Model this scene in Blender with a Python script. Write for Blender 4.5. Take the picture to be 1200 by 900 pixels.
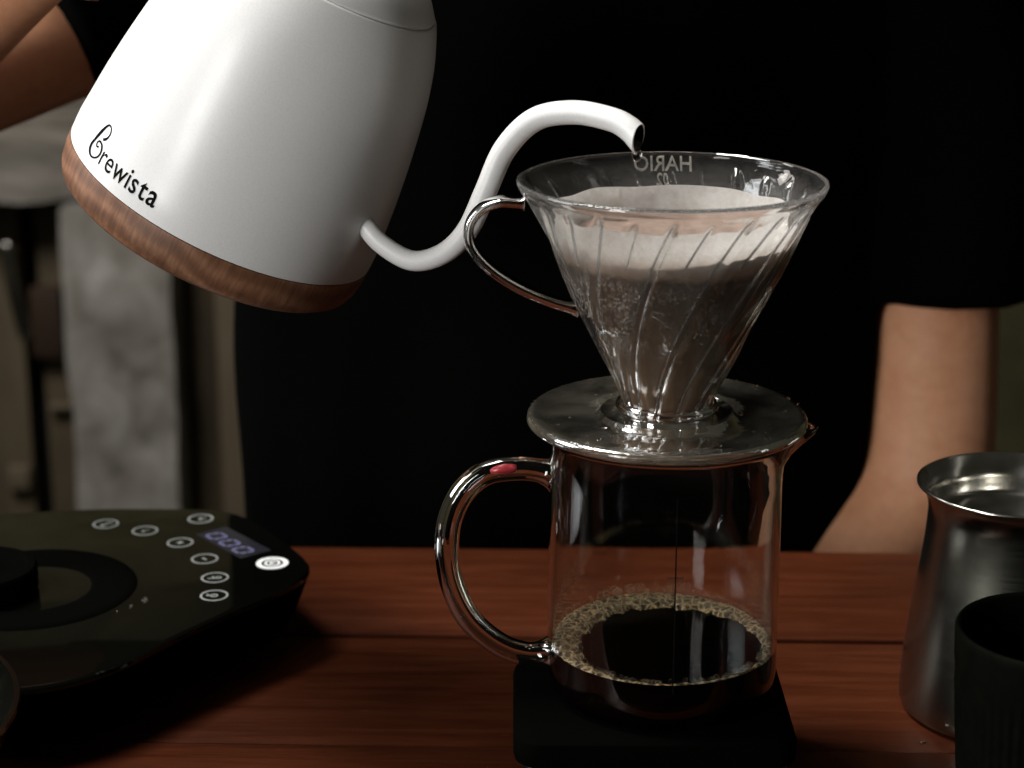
import bpy, bmesh, math, random
from mathutils import Vector, Matrix, Quaternion, noise
rnd = random.Random(7)
S = 0.01                       # everything below is written in centimetres
sc = bpy.context.scene
for o in list(bpy.data.objects):
    bpy.data.objects.remove(o)

# ------------------------------------------------------------ camera
cd = bpy.data.cameras.new('camera'); cam = bpy.data.objects.new('camera', cd)
sc.collection.objects.link(cam); sc.camera = cam
cam.location = (-6.1*S, -77*S, 39.2*S)
cam.rotation_euler = (math.radians(90-16.7), 0, 0)
cd.sensor_width = 36; cd.lens = 72; cd.clip_start = .02; cd.clip_end = 50
cd.dof.use_dof = True; cd.dof.focus_distance = 0.815; cd.dof.aperture_fstop = 9.0

# ------------------------------------------------------------ world and lamps (indoor: no sky, no sun)
w = bpy.data.worlds.new('World'); sc.world = w; w.use_nodes = True
bg = w.node_tree.nodes['Background']
bg.inputs[0].default_value = (1, .96, .7, 1); bg.inputs[1].default_value = .026

def area(name, loc, target, sx, sy, power, color, spread=180):
    l = bpy.data.lights.new(name, 'AREA'); l.shape = 'RECTANGLE'
    l.size = sx*S; l.size_y = sy*S; l.energy = power; l.color = color; l.spread = math.radians(spread)
    o = bpy.data.objects.new(name, l); sc.collection.objects.link(o)
    o.location = Vector(loc)*S
    o.rotation_euler = (Vector(target)-Vector(loc)).to_track_quat('-Z', 'Y').to_euler()
    return o
area('window_light_left', (-150, 16, 84), (-8, 25, 25), 66, 84, 2.5, (.95, .975, 1), 62)
area('ceiling_light_above', (-62, 26, 150), (-1, 4, 19), 40, 60, 3.9, (1, .97, .93), 52)  # added lamp aimed at the dripper, brightens filter, plate and kettle top
area('window_light_front', (-112, -118, 52), (10, 16, 16), 34, 90, 2.7, (1, .98, .95), 60)
area('slim_light_right', (118, -22, 62), (-10, 5, 22), 9, 110, 0.22, (1, .96, .9))  # added lamp, only gives weak edge glints from the right
area('ceiling_light_back', (-88, 66, 104), (-54, 152, -24), 50, 40, 9.0, (1, .95, .9), 150)  # added lamp that brightens the pillar and slab behind

sc.view_settings.view_transform = 'Standard'; sc.view_settings.look = 'None'
sc.view_settings.exposure = 0; sc.view_settings.gamma = 1
sc.view_settings.use_curve_mapping = False
cy = sc.cycles
cy.max_bounces = 18; cy.transmission_bounces = 16; cy.transparent_max_bounces = 24
cy.glossy_bounces = 6; cy.diffuse_bounces = 4
cy.caustics_refractive = True; cy.caustics_reflective = False; cy.blur_glossy = .6
cy.sample_clamp_indirect = 8.0
cy.use_denoising = True

# ------------------------------------------------------------ node helpers
def new_mat(name):
    m = bpy.data.materials.new(name); m.use_nodes = True
    nt = m.node_tree; p = nt.nodes['Principled BSDF']
    return m, nt, p
def N(nt, t, **kw):
    n = nt.nodes.new(t)
    for k, v in kw.items():
        if k in n.inputs.keys(): n.inputs[k].default_value = v
        else: setattr(n, k, v)
    return n
def ramp(nt, fac, stops, interp='LINEAR'):
    r = nt.nodes.new('ShaderNodeValToRGB'); cr = r.color_ramp; cr.interpolation = interp
    while len(cr.elements) < len(stops): cr.elements.new(.5)
    for e, (p, c) in zip(cr.elements, stops):
        e.position = p; e.color = (*c, 1) if len(c) == 3 else c
    nt.links.new(fac, r.inputs[0]); return r.outputs[0]
def coords(nt, scale=(1, 1, 1), rot=(0, 0, 0), kind='Object'):
    tc = nt.nodes.new('ShaderNodeTexCoord'); mp = nt.nodes.new('ShaderNodeMapping')
    mp.inputs['Scale'].default_value = scale; mp.inputs['Rotation'].default_value = rot
    nt.links.new(tc.outputs[kind], mp.inputs[0]); return mp.outputs[0]
def noise_tex(nt, vec, scale, detail=4, rough=.5, dist=0):
    n = N(nt, 'ShaderNodeTexNoise'); n.inputs['Scale'].default_value = scale
    n.inputs['Detail'].default_value = detail; n.inputs['Roughness'].default_value = rough
    n.inputs['Distortion'].default_value = dist; nt.links.new(vec, n.inputs['Vector']); return n.outputs['Fac']
def bump(nt, p, h, strength, dist):
    b = N(nt, 'ShaderNodeBump'); b.inputs['Strength'].default_value = strength
    b.inputs['Distance'].default_value = dist
    nt.links.new(h, b.inputs['Height']); nt.links.new(b.outputs[0], p.inputs['Normal']); return b
def simple(name, col, rough=.5, metal=0, spec=.5, bstr=0, bscale=300, coat=0, vary=0):
    m, nt, p = new_mat(name)
    p.inputs['Base Color'].default_value = (*col, 1); p.inputs['Roughness'].default_value = rough
    p.inputs['Metallic'].default_value = metal; p.inputs['Specular IOR Level'].default_value = spec
    p.inputs['Coat Weight'].default_value = coat; p.inputs['Coat Roughness'].default_value = .08
    v = coords(nt)
    if bstr:
        bump(nt, p, noise_tex(nt, v, bscale, 5), bstr, .0004)
    if vary:
        f = noise_tex(nt, v, bscale*.25, 6, .6)
        nt.links.new(ramp(nt, f, [(.3, tuple(c*(1-vary) for c in col)), (.7, tuple(min(1, c*(1+vary)) for c in col))]), p.inputs['Base Color'])
    return m
def glass(name, rough=0, ior=1.5, col=(1, 1, 1), bstr=0, bscale=200, bdist=.0004, smear=0, haze=None):
    m, nt, p = new_mat(name)
    p.inputs['Base Color'].default_value = (*col, 1); p.inputs['Roughness'].default_value = rough
    p.inputs['Transmission Weight'].default_value = 1; p.inputs['IOR'].default_value = ior
    v = coords(nt)
    if bstr: bump(nt, p, noise_tex(nt, v, bscale, 3), bstr, bdist)
    if smear:
        f = noise_tex(nt, v, 60, 6, .65)
        nt.links.new(ramp(nt, f, [(.45, (rough,)*3), (.75, (smear,)*3)]), p.inputs['Roughness'])
    if haze:      # dried residue and fine scratches: a thin diffuse film
        lo, hi, hc = haze
        f2 = noise_tex(nt, v, 45, 7, .7, .6)
        df = N(nt, 'ShaderNodeBsdfDiffuse'); df.inputs[0].default_value = (*hc, 1)
        ms = N(nt, 'ShaderNodeMixShader'); nt.links.new(ramp(nt, f2, [(.35, (lo,)*3), (.7, (hi,)*3)]), ms.inputs[0])
        nt.links.new(p.outputs[0], ms.inputs[1]); nt.links.new(df.outputs[0], ms.inputs[2])
        nt.links.new(ms.outputs[0], nt.nodes['Material Output'].inputs[0])
    return m

M = {}
# white powder coat of the kettle
m, nt, p = new_mat('white_enamel'); M['enamel'] = m
v = coords(nt)
f = noise_tex(nt, v, 1500, 2, .6)
nt.links.new(ramp(nt, f, [(.25, (.565, .565, .56)), (.6, (.62, .62, .615))]), p.inputs['Base Color'])
p.inputs['Roughness'].default_value = .45; p.inputs['Coat Weight'].default_value = .26
nt.links.new(ramp(nt, noise_tex(nt, v, 45, 6, .65), [(.35, (.15,)*3), (.65, (.27,)*3)]), p.inputs['Coat Roughness'])
bump(nt, p, noise_tex(nt, v, 900, 2), .10, .0002)
# light wood of the kettle base
m, nt, p = new_mat('walnut_ring'); M['ringwood'] = m
v = coords(nt, (1.0, .22, 1.0), (0, .3, .4))
wv = N(nt, 'ShaderNodeTexWave', wave_type='RINGS', rings_direction='Y'); wv.inputs['Scale'].default_value = 36
wv.inputs['Distortion'].default_value = 3.2; wv.inputs['Detail'].default_value = 3; wv.inputs['Detail Scale'].default_value = 1.3
sh = N(nt, 'ShaderNodeVectorMath', operation='ADD'); sh.inputs[1].default_value = (.05, .0, .14)
nt.links.new(v, sh.inputs[0]); nt.links.new(sh.outputs[0], wv.inputs['Vector'])
fn = noise_tex(nt, coords(nt, (1, 1, .10), (.15, 0, .3)), 420, 5, .7)
mx = N(nt, 'ShaderNodeMix', data_type='FLOAT'); mx.inputs[0].default_value = .8
nt.links.new(wv.outputs['Fac'], mx.inputs[2]); nt.links.new(fn, mx.inputs[3])
c = ramp(nt, mx.outputs[0], [(.25, (.07, .03, .015)), (.5, (.15, .067, .034)), (.72, (.25, .125, .07))])
nt.links.new(c, p.inputs['Base Color']); p.inputs['Roughness'].default_value = .5
bump(nt, p, mx.outputs[0], .2, .0002)
# mahogany table
m, nt, p = new_mat('mahogany_boards'); M['table'] = m
tc = nt.nodes.new('ShaderNodeTexCoord'); oi = nt.nodes.new('ShaderNodeObjectInfo')
sc1 = N(nt, 'ShaderNodeVectorMath', operation='SCALE'); sc1.inputs['Scale'].default_value = 7
cmb = nt.nodes.new('ShaderNodeCombineXYZ')
nt.links.new(oi.outputs['Random'], cmb.inputs[0]); nt.links.new(oi.outputs['Random'], cmb.inputs[1])
nt.links.new(cmb.outputs[0], sc1.inputs[0])
ad = N(nt, 'ShaderNodeVectorMath', operation='ADD'); nt.links.new(tc.outputs['Object'], ad.inputs[0]); nt.links.new(sc1.outputs[0], ad.inputs[1])
mp = nt.nodes.new('ShaderNodeMapping'); mp.inputs['Scale'].default_value = (.075, 1, .5); nt.links.new(ad.outputs[0], mp.inputs[0])
f1 = noise_tex(nt, mp.outputs[0], 120, 6, .62, .6)
f2 = noise_tex(nt, mp.outputs[0], 900, 3, .6)
f3 = noise_tex(nt, ad.outputs[0], 9, 3, .5)
mx = N(nt, 'ShaderNodeMix', data_type='FLOAT'); mx.inputs[0].default_value = .3
nt.links.new(f1, mx.inputs[2]); nt.links.new(f2, mx.inputs[3])
c = ramp(nt, mx.outputs[0], [(.28, (.026, .0058, .0022)), (.5, (.048, .0118, .0044)), (.72, (.072, .0195, .0076))])
hs = N(nt, 'ShaderNodeHueSaturation'); nt.links.new(c, hs.inputs['Color'])
mr = N(nt, 'ShaderNodeMapRange'); mr.inputs['To Min'].default_value = .35; mr.inputs['To Max'].default_value = 1.5
nt.links.new(f3, mr.inputs['Value']); nt.links.new(mr.outputs[0], hs.inputs['Value'])
vs = N(nt, 'ShaderNodeMapping'); vs.inputs['Scale'].default_value = (.12, 1, 1); nt.links.new(ad.outputs[0], vs.inputs[0])
fs = noise_tex(nt, vs.outputs[0], 330, 2, .5, .2); ms_ = ramp(nt, fs, [(.77, (0, 0, 0)), (.81, (.5, .5, .5))])
mc = N(nt, 'ShaderNodeMix', data_type='RGBA'); nt.links.new(ms_, mc.inputs[0]); nt.links.new(hs.outputs[0], mc.inputs[6]); mc.inputs[7].default_value = (.22, .09, .05, 1)
nt.links.new(mc.outputs[2], p.inputs['Base Color'])
rr = ramp(nt, f1, [(.3, (.36,)*3), (.7, (.55,)*3)]); nt.links.new(rr, p.inputs['Roughness'])
p.inputs['Specular IOR Level'].default_value = .05
bump(nt, p, mx.outputs[0], .25, .0004)
# stone, wood and plaster of the background
def blotch(name, cols, scale, rough=.85, stretch=(1, 1, 1), bs=.4):
    m, nt, p = new_mat(name); v = coords(nt, stretch)
    f = noise_tex(nt, v, scale, 7, .62, .5)
    n = len(cols)
    nt.links.new(ramp(nt, f, [(.3+.42*i/(n-1), c) for i, c in enumerate(cols)]), p.inputs['Base Color'])
    p.inputs['Roughness'].default_value = rough
    bump(nt, p, f, bs, .003); return m
M['stone'] = blotch('weathered_stone', [(.16, .15, .12), (.30, .285, .25), (.40, .385, .35), (.60, .585, .55)], 18, stretch=(1, 1, .8))
M['slab'] = blotch('worn_slab', [(.07, .062, .05), (.20, .18, .15), (.30, .28, .25), (.50, .48, .44)], 14, stretch=(.6, 1, 1))
M['darkwood'] = blotch('dark_board', [(.04, .03, .016), (.10, .076, .044), (.17, .135, .085)], 16, .7, (1, 1, .12))
M['oldwood'] = blotch('old_board', [(.12, .09, .055), (.18, .145, .095)], 12, .8, (1, 1, .15))
M['wall'] = blotch('olive_plaster', [(.09, .082, .038), (.15, .135, .066), (.20, .185, .10)], 7, .9)
M['floor'] = blotch('dark_floor', [(.02, .018, .015), (.05, .045, .04)], 4, .7)
M['shirt'] = simple('black_cotton', (.0013, .0013, .0012), 1, 0, .02, .5, 600)
M['trousers'] = simple('dark_trousers', (.01, .01, .012), .9, 0, .2, .3, 500)
M['hair'] = simple('black_hair', (.008, .007, .006), .5)
m, nt, p = new_mat('skin'); M['skin'] = m
v = coords(nt); f = noise_tex(nt, v, 30, 5, .6)
f9 = noise_tex(nt, v, 140, 6, .7); mm_ = N(nt, 'ShaderNodeMix', data_type='FLOAT'); mm_.inputs[0].default_value = .45; nt.links.new(f, mm_.inputs[2]); nt.links.new(f9, mm_.inputs[3])
nt.links.new(ramp(nt, mm_.outputs[0], [(.34, (.52, .235, .125)), (.5, (.60, .295, .165)), (.66, (.66, .345, .205))]), p.inputs['Base Color'])
p.inputs['Roughness'].default_value = .55; p.inputs['Subsurface Weight'].default_value = .12
p.inputs['Specular IOR Level'].default_value = .35; p.inputs['Subsurface Radius'].default_value = (.01, .004, .002); p.inputs['Subsurface Scale'].default_value = .5
bump(nt, p, noise_tex(nt, v, 700, 4), .15, .0005)
M['nail'] = simple('nail', (.5, .3, .24), .35)
# plastics, metals, glass
M['blackgloss'] = simple('black_glass_top', (.002, .002, .0015), .035, 0, .5)
M['blackmatte'] = simple('black_plastic', (.0012, .0012, .001), .9, 0, .008, .2, 900)
M['blackrubber'] = simple('black_silicone', (.0012, .0012, .001), .9, 0, .008, .2, 900)
M['blackedge'] = simple('black_satin_plastic', (.003, .003, .003), .3, 0, .4)
M['ceramic'] = simple('black_stoneware', (.0022, .0025, .0016), .7, 0, .02, .3, 500, vary=.25)
M['print'] = simple('black_print', (.003, .003, .003), .8, 0, .05)
M['drum'] = simple('dark_ink', (.012, .004, .004), .6)
def emis(name, col, e, base=(.3, .3, .3)):
    m, nt, p = new_mat(name); p.inputs['Base Color'].default_value = (*base, 1)
    p.inputs['Emission Color'].default_value = (*col, 1); p.inputs['Emission Strength'].default_value = e
    v = coords(nt); f = noise_tex(nt, v, 400, 2)
    mr = N(nt, 'ShaderNodeMapRange'); mr.inputs['To Min'].default_value = e*.6; mr.inputs['To Max'].default_value = e*1.4
    nt.links.new(f, mr.inputs['Value']); nt.links.new(mr.outputs[0], p.inputs['Emission Strength'])
    return m
M['icon'] = emis('backlit_icon', (.85, .95, .85), .11, (.25, .25, .24))
M['iconbright'] = emis('backlit_power_icon', (1, 1, .97), .62, (.5, .5, .5))
M['digit'] = emis('lcd_digit', (.42, .42, .85), .14, (.12, .12, .2))
M['screen'] = simple('display_window', (.022, .022, .03), .12)
m, nt, p = new_mat('brushed_steel'); M['steel'] = m
p.inputs['Base Color'].default_value = (.34, .34, .29, 1); p.inputs['Metallic'].default_value = 1
p.inputs['Roughness'].default_value = .22; p.inputs['Anisotropic'].default_value = .5
tg = N(nt, 'ShaderNodeTangent', direction_type='RADIAL', axis='Z'); nt.links.new(tg.outputs[0], p.inputs['Tangent'])
v = coords(nt, (1, 1, 30)); f = noise_tex(nt, v, 60, 4, .6)
nt.links.new(ramp(nt, f, [(.3, (.20,)*3), (.7, (.25,)*3)]), p.inputs['Roughness'])
m, nt, p = new_mat('polished_steel'); M['polish'] = m
p.inputs['Base Color'].default_value = (.5, .49, .45, 1); p.inputs['Metallic'].default_value = 1
nt.links.new(ramp(nt, noise_tex(nt, coords(nt), 80, 4), [(.3, (.14,)*3), (.7, (.24,)*3)]), p.inputs['Roughness'])
M['darksteel'] = simple('dark_polished_bowl', (.10, .10, .08), .16, 1)
M['bore'] = simple('dark_steel_bore', (.12, .12, .11), .2, 1)
M['glass'] = glass('server_glass', 0, 1.47, (.99, .995, .985), .02, 40, .002)
M['handleglass'] = glass('handle_glass', 0, 1.47, (.97, .985, .96), .06, 70, .003)
M['plastic'] = glass('clear_plastic', .0, 1.49, (.99, .985, .975), .05, 130, .001, smear=.10, haze=(.0, .010, (.5, .42, .3)))
def fog(m, stops, col):
    """steam fogged on the plastic: a band of fine droplets by height"""
    nt = m.node_tree; out = nt.nodes['Material Output']; src = out.inputs[0].links[0].from_socket
    tc = nt.nodes.new('ShaderNodeTexCoord'); sp = nt.nodes.new('ShaderNodeSeparateXYZ'); nt.links.new(tc.outputs['Object'], sp.inputs[0])
    v = coords(nt); f1 = noise_tex(nt, v, 55, 6, .65); f2 = noise_tex(nt, v, 900, 2, .6)
    a = N(nt, 'ShaderNodeMath', operation='MULTIPLY_ADD'); a.inputs[1].default_value = .012; nt.links.new(f1, a.inputs[0]); nt.links.new(sp.outputs['Z'], a.inputs[2])
    mr = N(nt, 'ShaderNodeMapRange'); mr.inputs['From Min'].default_value = .006; mr.inputs['From Max'].default_value = .106; nt.links.new(a.outputs[0], mr.inputs['Value'])
    band = ramp(nt, mr.outputs[0], [(q, (c,)*3) for q, c in stops])
    g = N(nt, 'ShaderNodeMapRange'); g.inputs['From Min'].default_value = .35; g.inputs['From Max'].default_value = .65; g.inputs['To Min'].default_value = .55; g.inputs['To Max'].default_value = 1.4
    nt.links.new(f2, g.inputs['Value'])
    k = N(nt, 'ShaderNodeMath', operation='MULTIPLY'); nt.links.new(band, k.inputs[0]); nt.links.new(g.outputs[0], k.inputs[1])
    d = N(nt, 'ShaderNodeBsdfDiffuse'); d.inputs[0].default_value = (*col, 1)
    t_ = N(nt, 'ShaderNodeBsdfTranslucent'); t_.inputs[0].default_value = (*col, 1)
    m1 = N(nt, 'ShaderNodeMixShader'); m1.inputs[0].default_value = .5; nt.links.new(d.outputs[0], m1.inputs[1]); nt.links.new(t_.outputs[0], m1.inputs[2])
    m2 = N(nt, 'ShaderNodeMixShader'); nt.links.new(k.outputs[0], m2.inputs[0]); nt.links.new(src, m2.inputs[1]); nt.links.new(m1.outputs[0], m2.inputs[2])
    nt.links.new(m2.outputs[0], out.inputs[0])
M['cone'] = glass('clear_cone_plastic', .0, 1.49, (.995, .985, .965), .04, 130, .001)
fog(M['cone'], [(.05, .015), (.45, .02), (.68, .035), (.78, .13), (.87, .06), (.95, .015)], (.85, .83, .80))
M['dew'] = glass('dew', 0, 1.33, haze=(.06, .22, (.8, .74, .64)))
M['platep'] = glass('clear_plastic_plate', .02, 1.49, (.93, .91, .88), .25, 110, .0015, smear=.14, haze=(.02, .10, (.52, .48, .38)))
M['water'] = glass('water', 0, 1.33)
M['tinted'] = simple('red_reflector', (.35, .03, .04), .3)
# coffee: opaque black-brown
m, nt, p = new_mat('black_coffee'); M['coffee'] = m
p.inputs['Base Color'].default_value = (.0022, .001, .0006, 1); p.inputs['Roughness'].default_value = .06
p.inputs['Specular IOR Level'].default_value = .08
bump(nt, p, noise_tex(nt, coords(nt), 60, 2), .05, .001)
# foam film: clear face-on, tan at the rims, as thin bubbles are
m, nt, p = new_mat('coffee_bubble'); M['bubble'] = m
lw = N(nt, 'ShaderNodeLayerWeight'); lw.inputs['Blend'].default_value = .38
fac = ramp(nt, lw.outputs['Facing'], [(.30, (.015,)*3), (.58, (.16,)*3), (.82, (.9,)*3)])
nt.links.new(fac, p.inputs['Alpha'])
p.inputs['Base Color'].default_value = (.62, .50, .32, 1); p.inputs['Roughness'].default_value = .06; p.inputs['Specular IOR Level'].default_value = 1
m, nt, p = new_mat('coffee_foam'); M['foam'] = m
f = noise_tex(nt, coords(nt), 420, 5, .75)
vo = N(nt, 'ShaderNodeTexVoronoi', feature='DISTANCE_TO_EDGE'); vo.inputs['Scale'].default_value = 300
dd = N(nt, 'ShaderNodeMix', data_type='VECTOR'); dd.inputs[0].default_value = .004
nz_ = N(nt, 'ShaderNodeTexNoise'); nz_.inputs['Scale'].default_value = 150; cc_ = coords(nt); nt.links.new(cc_, nz_.inputs['Vector'])
nt.links.new(cc_, dd.inputs[4]); nt.links.new(nz_.outputs['Color'], dd.inputs[5]); nt.links.new(dd.outputs[1], vo.inputs['Vector'])
cell = ramp(nt, vo.outputs['Distance'], [(.03, (.78, .64, .42)), (.12, (.30, .21, .10)), (.26, (.012, .007, .003))])
tn = ramp(nt, f, [(.35, (.35, .31, .25)), (.65, (1.1, 1.05, .95))])
mf = N(nt, 'ShaderNodeMix', data_type='RGBA', blend_type='MULTIPLY'); mf.inputs[0].default_value = 1
nt.links.new(cell, mf.inputs[6]); nt.links.new(tn, mf.inputs[7]); nt.links.new(mf.outputs[2], p.inputs['Base Color'])
p.inputs['Roughness'].default_value = .35; bump(nt, p, f, 1, .001)
# filter paper: dry white on top, tan soaked band, wet brown with grounds below
m, nt, p = new_mat('filter_paper'); M['paper'] = m
tc = nt.nodes.new('ShaderNodeTexCoord'); sp = nt.nodes.new('ShaderNodeSeparateXYZ'); nt.links.new(tc.outputs['Object'], sp.inputs[0])
fw = noise_tex(nt, coords(nt, (1, 1, .5)), 60, 5, .6)
ma = N(nt, 'ShaderNodeMath', operation='MULTIPLY_ADD'); ma.inputs[1].default_value = .006; nt.links.new(fw, ma.inputs[0]); nt.links.new(sp.outputs['Z'], ma.inputs[2])
mr = N(nt, 'ShaderNodeMapRange'); mr.inputs['From Min'].default_value = .150; mr.inputs['From Max'].default_value = .235
nt.links.new(ma.outputs[0], mr.inputs['Value'])
k = lambda z: (z-15.0)/8.5
tone = ramp(nt, mr.outputs[0], [(k(15.5), (.27, .16, .085)), (k(18.8), (.17, .10, .05)), (k(21.45), (.115, .065, .03)), (k(21.7), (.45, .31, .21)), (k(22.2), (.66, .57, .50)), (k(22.6), (.86, .85, .83))])
fg = noise_tex(nt, coords(nt), 260, 5, .65)
mm = N(nt, 'ShaderNodeMix', data_type='RGBA', blend_type='MULTIPLY'); mm.inputs[0].default_value = 1
g2 = ramp(nt, fg, [(.3, (.80, .78, .75)), (.65, (1, 1, 1))])
nt.links.new(tone, mm.inputs[6]); nt.links.new(g2, mm.inputs[7])
nt.links.new(mm.outputs[2], p.inputs['Base Color']); p.inputs['Roughness'].default_value = .8
bump(nt, p, fg, .3, .0006)
tl = N(nt, 'ShaderNodeBsdfTranslucent'); nt.links.new(mm.outputs[2], tl.inputs[0])
ms = N(nt, 'ShaderNodeMixShader'); ms.inputs[0].default_value = .52
out = nt.nodes['Material Output']; nt.links.new(p.outputs[0], ms.inputs[1]); nt.links.new(tl.outputs[0], ms.inputs[2]); nt.links.new(ms.outputs[0], out.inputs[0])
m, nt, p = new_mat('brewing_slurry'); M['slurry'] = m
f = noise_tex(nt, coords(nt), 120, 6, .7, .4)
nt.links.new(ramp(nt, f, [(.3, (.11, .072, .052)), (.5, (.24, .17, .135)), (.72, (.34, .26, .215))]), p.inputs['Base Color'])
p.inputs['Roughness'].default_value = .5; bump(nt, p, f, .5, .001)

# ------------------------------------------------------------ mesh helpers
COL = sc.collection
def mk(name, verts, faces, mat, parent=None, off=(0, 0, 0), smooth=True, auto=None, at=None):
    """one mesh object; verts in cm, `off` = the origin (cm) they are written relative to"""
    me = bpy.data.meshes.new(name)
    ox, oy, oz = off
    me.from_pydata([((a-ox)*S, (b-oy)*S, (c-oz)*S) for a, b, c in verts], [], faces)
    if smooth: me.polygons.foreach_set('use_smooth', [True]*len(me.polygons))
    me.materials.append(mat); me.update()
    if auto is not None: me.set_sharp_from_angle(angle=math.radians(auto))
    o = bpy.data.objects.new(name, me); COL.objects.link(o)
    if parent is not None: o.parent = parent
    if at is not None: o.location = Vector(at)*S
    return o
def empty(name, loc, label, cat, group=None, rot=None):
    o = bpy.data.objects.new(name, None); COL.objects.link(o)
    o.location = Vector(loc)*S; o.empty_display_size = .02
    if rot is not None: o.rotation_mode = 'QUATERNION'; o.rotation_quaternion = rot
    tag(o, label, cat, group); return o
def tag(o, label=None, cat=None, group=None, kind=None):
    if label: o['label'] = label
    if cat: o['category'] = cat
    if group: o['group'] = group
    if kind: o['kind'] = kind
    return o
def lathe(prof, n=96, closed=True, fn=None, cap0=False, cap1=False):
    """profile [(r,z)] turned about z. closed: the profile is a loop. fn(r,z,a)->(r,z)"""
    V, F = [], []
    k = len(prof)
    for i in range(n):
        a = 2*math.pi*i/n
        for r, z in prof:
            if fn: r, z = fn(r, z, a)
            V.append((r*math.cos(a), r*math.sin(a), z))
    for i in range(n):
        j = (i+1) % n
        for q in range(k if closed else k-1):
            q2 = (q+1) % k
            F.append((i*k+q, j*k+q, j*k+q2, i*k+q2))
    if cap0: F.append(tuple(i*k for i in range(n))[::-1])
    if cap1: F.append(tuple(i*k+k-1 for i in range(n)))
    return V, F
def spline(pts, sub, closed=False):
    P = [Vector(p) for p in pts]; n = len(P); out = []
    segs = n if closed else n-1
    for i in range(segs):
        if closed: p0, p1, p2, p3 = P[i-1], P[i], P[(i+1) % n], P[(i+2) % n]
        else: p0, p1, p2, p3 = P[max(i-1, 0)], P[i], P[i+1], P[min(i+2, n-1)]
        for s in range(sub):
            t = s/sub
            out.append(.5*((2*p1)+(p2-p0)*t+(2*p0-5*p1+4*p2-p3)*t*t+(3*p1-p0-3*p2+p3)*t**3))
    if not closed: out.append(P[-1])
    return out
def sweep(path, rad, n=20, nrm=(0, 1, 0), caps=True, ex=2.0):
    """tube along path; rad(t)->(in-plane half width, out-of-plane half width); nrm = out-of-plane direction"""
    V, F = [], []; m = len(path); nn = Vector(nrm).normalized()
    for i, p in enumerate(path):
        tg = (path[min(i+1, m-1)]-path[max(i-1, 0)]).normalized()
        b = (nn-tg*nn.dot(tg)).normalized(); a = tg.cross(b)
        ra, rb = rad(i/(m-1))
        for q in range(n):
            th = 2*math.pi*q/n; c, s_ = math.cos(th), math.sin(th)
            c2 = math.copysign(abs(c)**(2/ex), c); s2 = math.copysign(abs(s_)**(2/ex), s_)
            V.append(tuple(p+a*(ra*c2)+b*(rb*s2)))
    for i in range(m-1):
        for q in range(n):
            r = (q+1) % n; F.append((i*n+q, i*n+r, (i+1)*n+r, (i+1)*n+q))
    if caps: F.append(tuple(range(n))[::-1]); F.append(tuple((m-1)*n+q for q in range(n)))
    return V, F
def box(x0, x1, y0, y1, z0, z1, bev=0):
    bm = bmesh.new(); bmesh.ops.create_cube(bm, size=1)
    for v in bm.verts: v.co = ((x0+x1)/2+v.co.x*(x1-x0), (y0+y1)/2+v.co.y*(y1-y0), (z0+z1)/2+v.co.z*(z1-z0))
    if bev: bmesh.ops.bevel(bm, geom=bm.edges[:], offset=bev, segments=2, profile=.6, affect='EDGES')
    bm.verts.index_update()
    r = [tuple(v.co) for v in bm.verts], [tuple(v.index for v in f.verts) for f in bm.faces]
    bm.free(); return r
def join(*parts):
    V, F = [], []
    for v, f in parts:
        o = len(V); V += list(v); F += [tuple(i+o for i in g) for g in f]
    return V, F
def prism(outline, levels, nup=True):
    """levels [(z, scale, dz-independent offset)] : stack of scaled copies of a closed outline about its centroid"""
    cx = sum(p[0] for p in outline)/len(outline); cy_ = sum(p[1] for p in outline)/len(outline)
    V, F = [], []; n = len(outline)
    for z, ins in levels:
        for x, y in outline:
            d = Vector((x-cx, y-cy_)); L = d.length; d *= (L-ins)/L
            V.append((cx+d.x, cy_+d.y, z))
    for k in range(len(levels)-1):
        for i in range(n):
            j = (i+1) % n; F.append((k*n+i, k*n+j, (k+1)*n+j, (k+1)*n+i))
    F.append(tuple(range(n))[::-1]); F.append(tuple((len(levels)-1)*n+i for i in range(n)))
    return V, F
def rrect(hx, hy, r, cx=0, cy=0, k=8):
    out = []
    for sx, sy, a0 in ((1, 1, 0), (-1, 1, 90), (-1, -1, 180), (1, -1, 270)):
        for i in range(k+1):
            a = math.radians(a0+90*i/k); out.append((cx+sx*(hx-r)+r*math.cos(a), cy+sy*(hy-r)+r*math.sin(a)))
    return out
def ball(c, r, seg=8, rings=5, sq=(1, 1, 1), half=False):
    V, F = [], []; R = rings
    for i in range(R+1):
        ph = (math.pi/2 if half else math.pi)*i/R
        for j in range(seg):
            a = 2*math.pi*j/seg
            V.append((c[0]+r*sq[0]*math.sin(ph)*math.cos(a), c[1]+r*sq[1]*math.sin(ph)*math.sin(a), c[2]+r*sq[2]*math.cos(ph)))
    for i in range(R):
        for j in range(seg):
            k = (j+1) % seg
            if i == 0: F.append((j, seg+j, seg+k))
            else: F.append((i*seg+j, (i+1)*seg+j, (i+1)*seg+k, i*seg+k))
    return V, F
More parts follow.
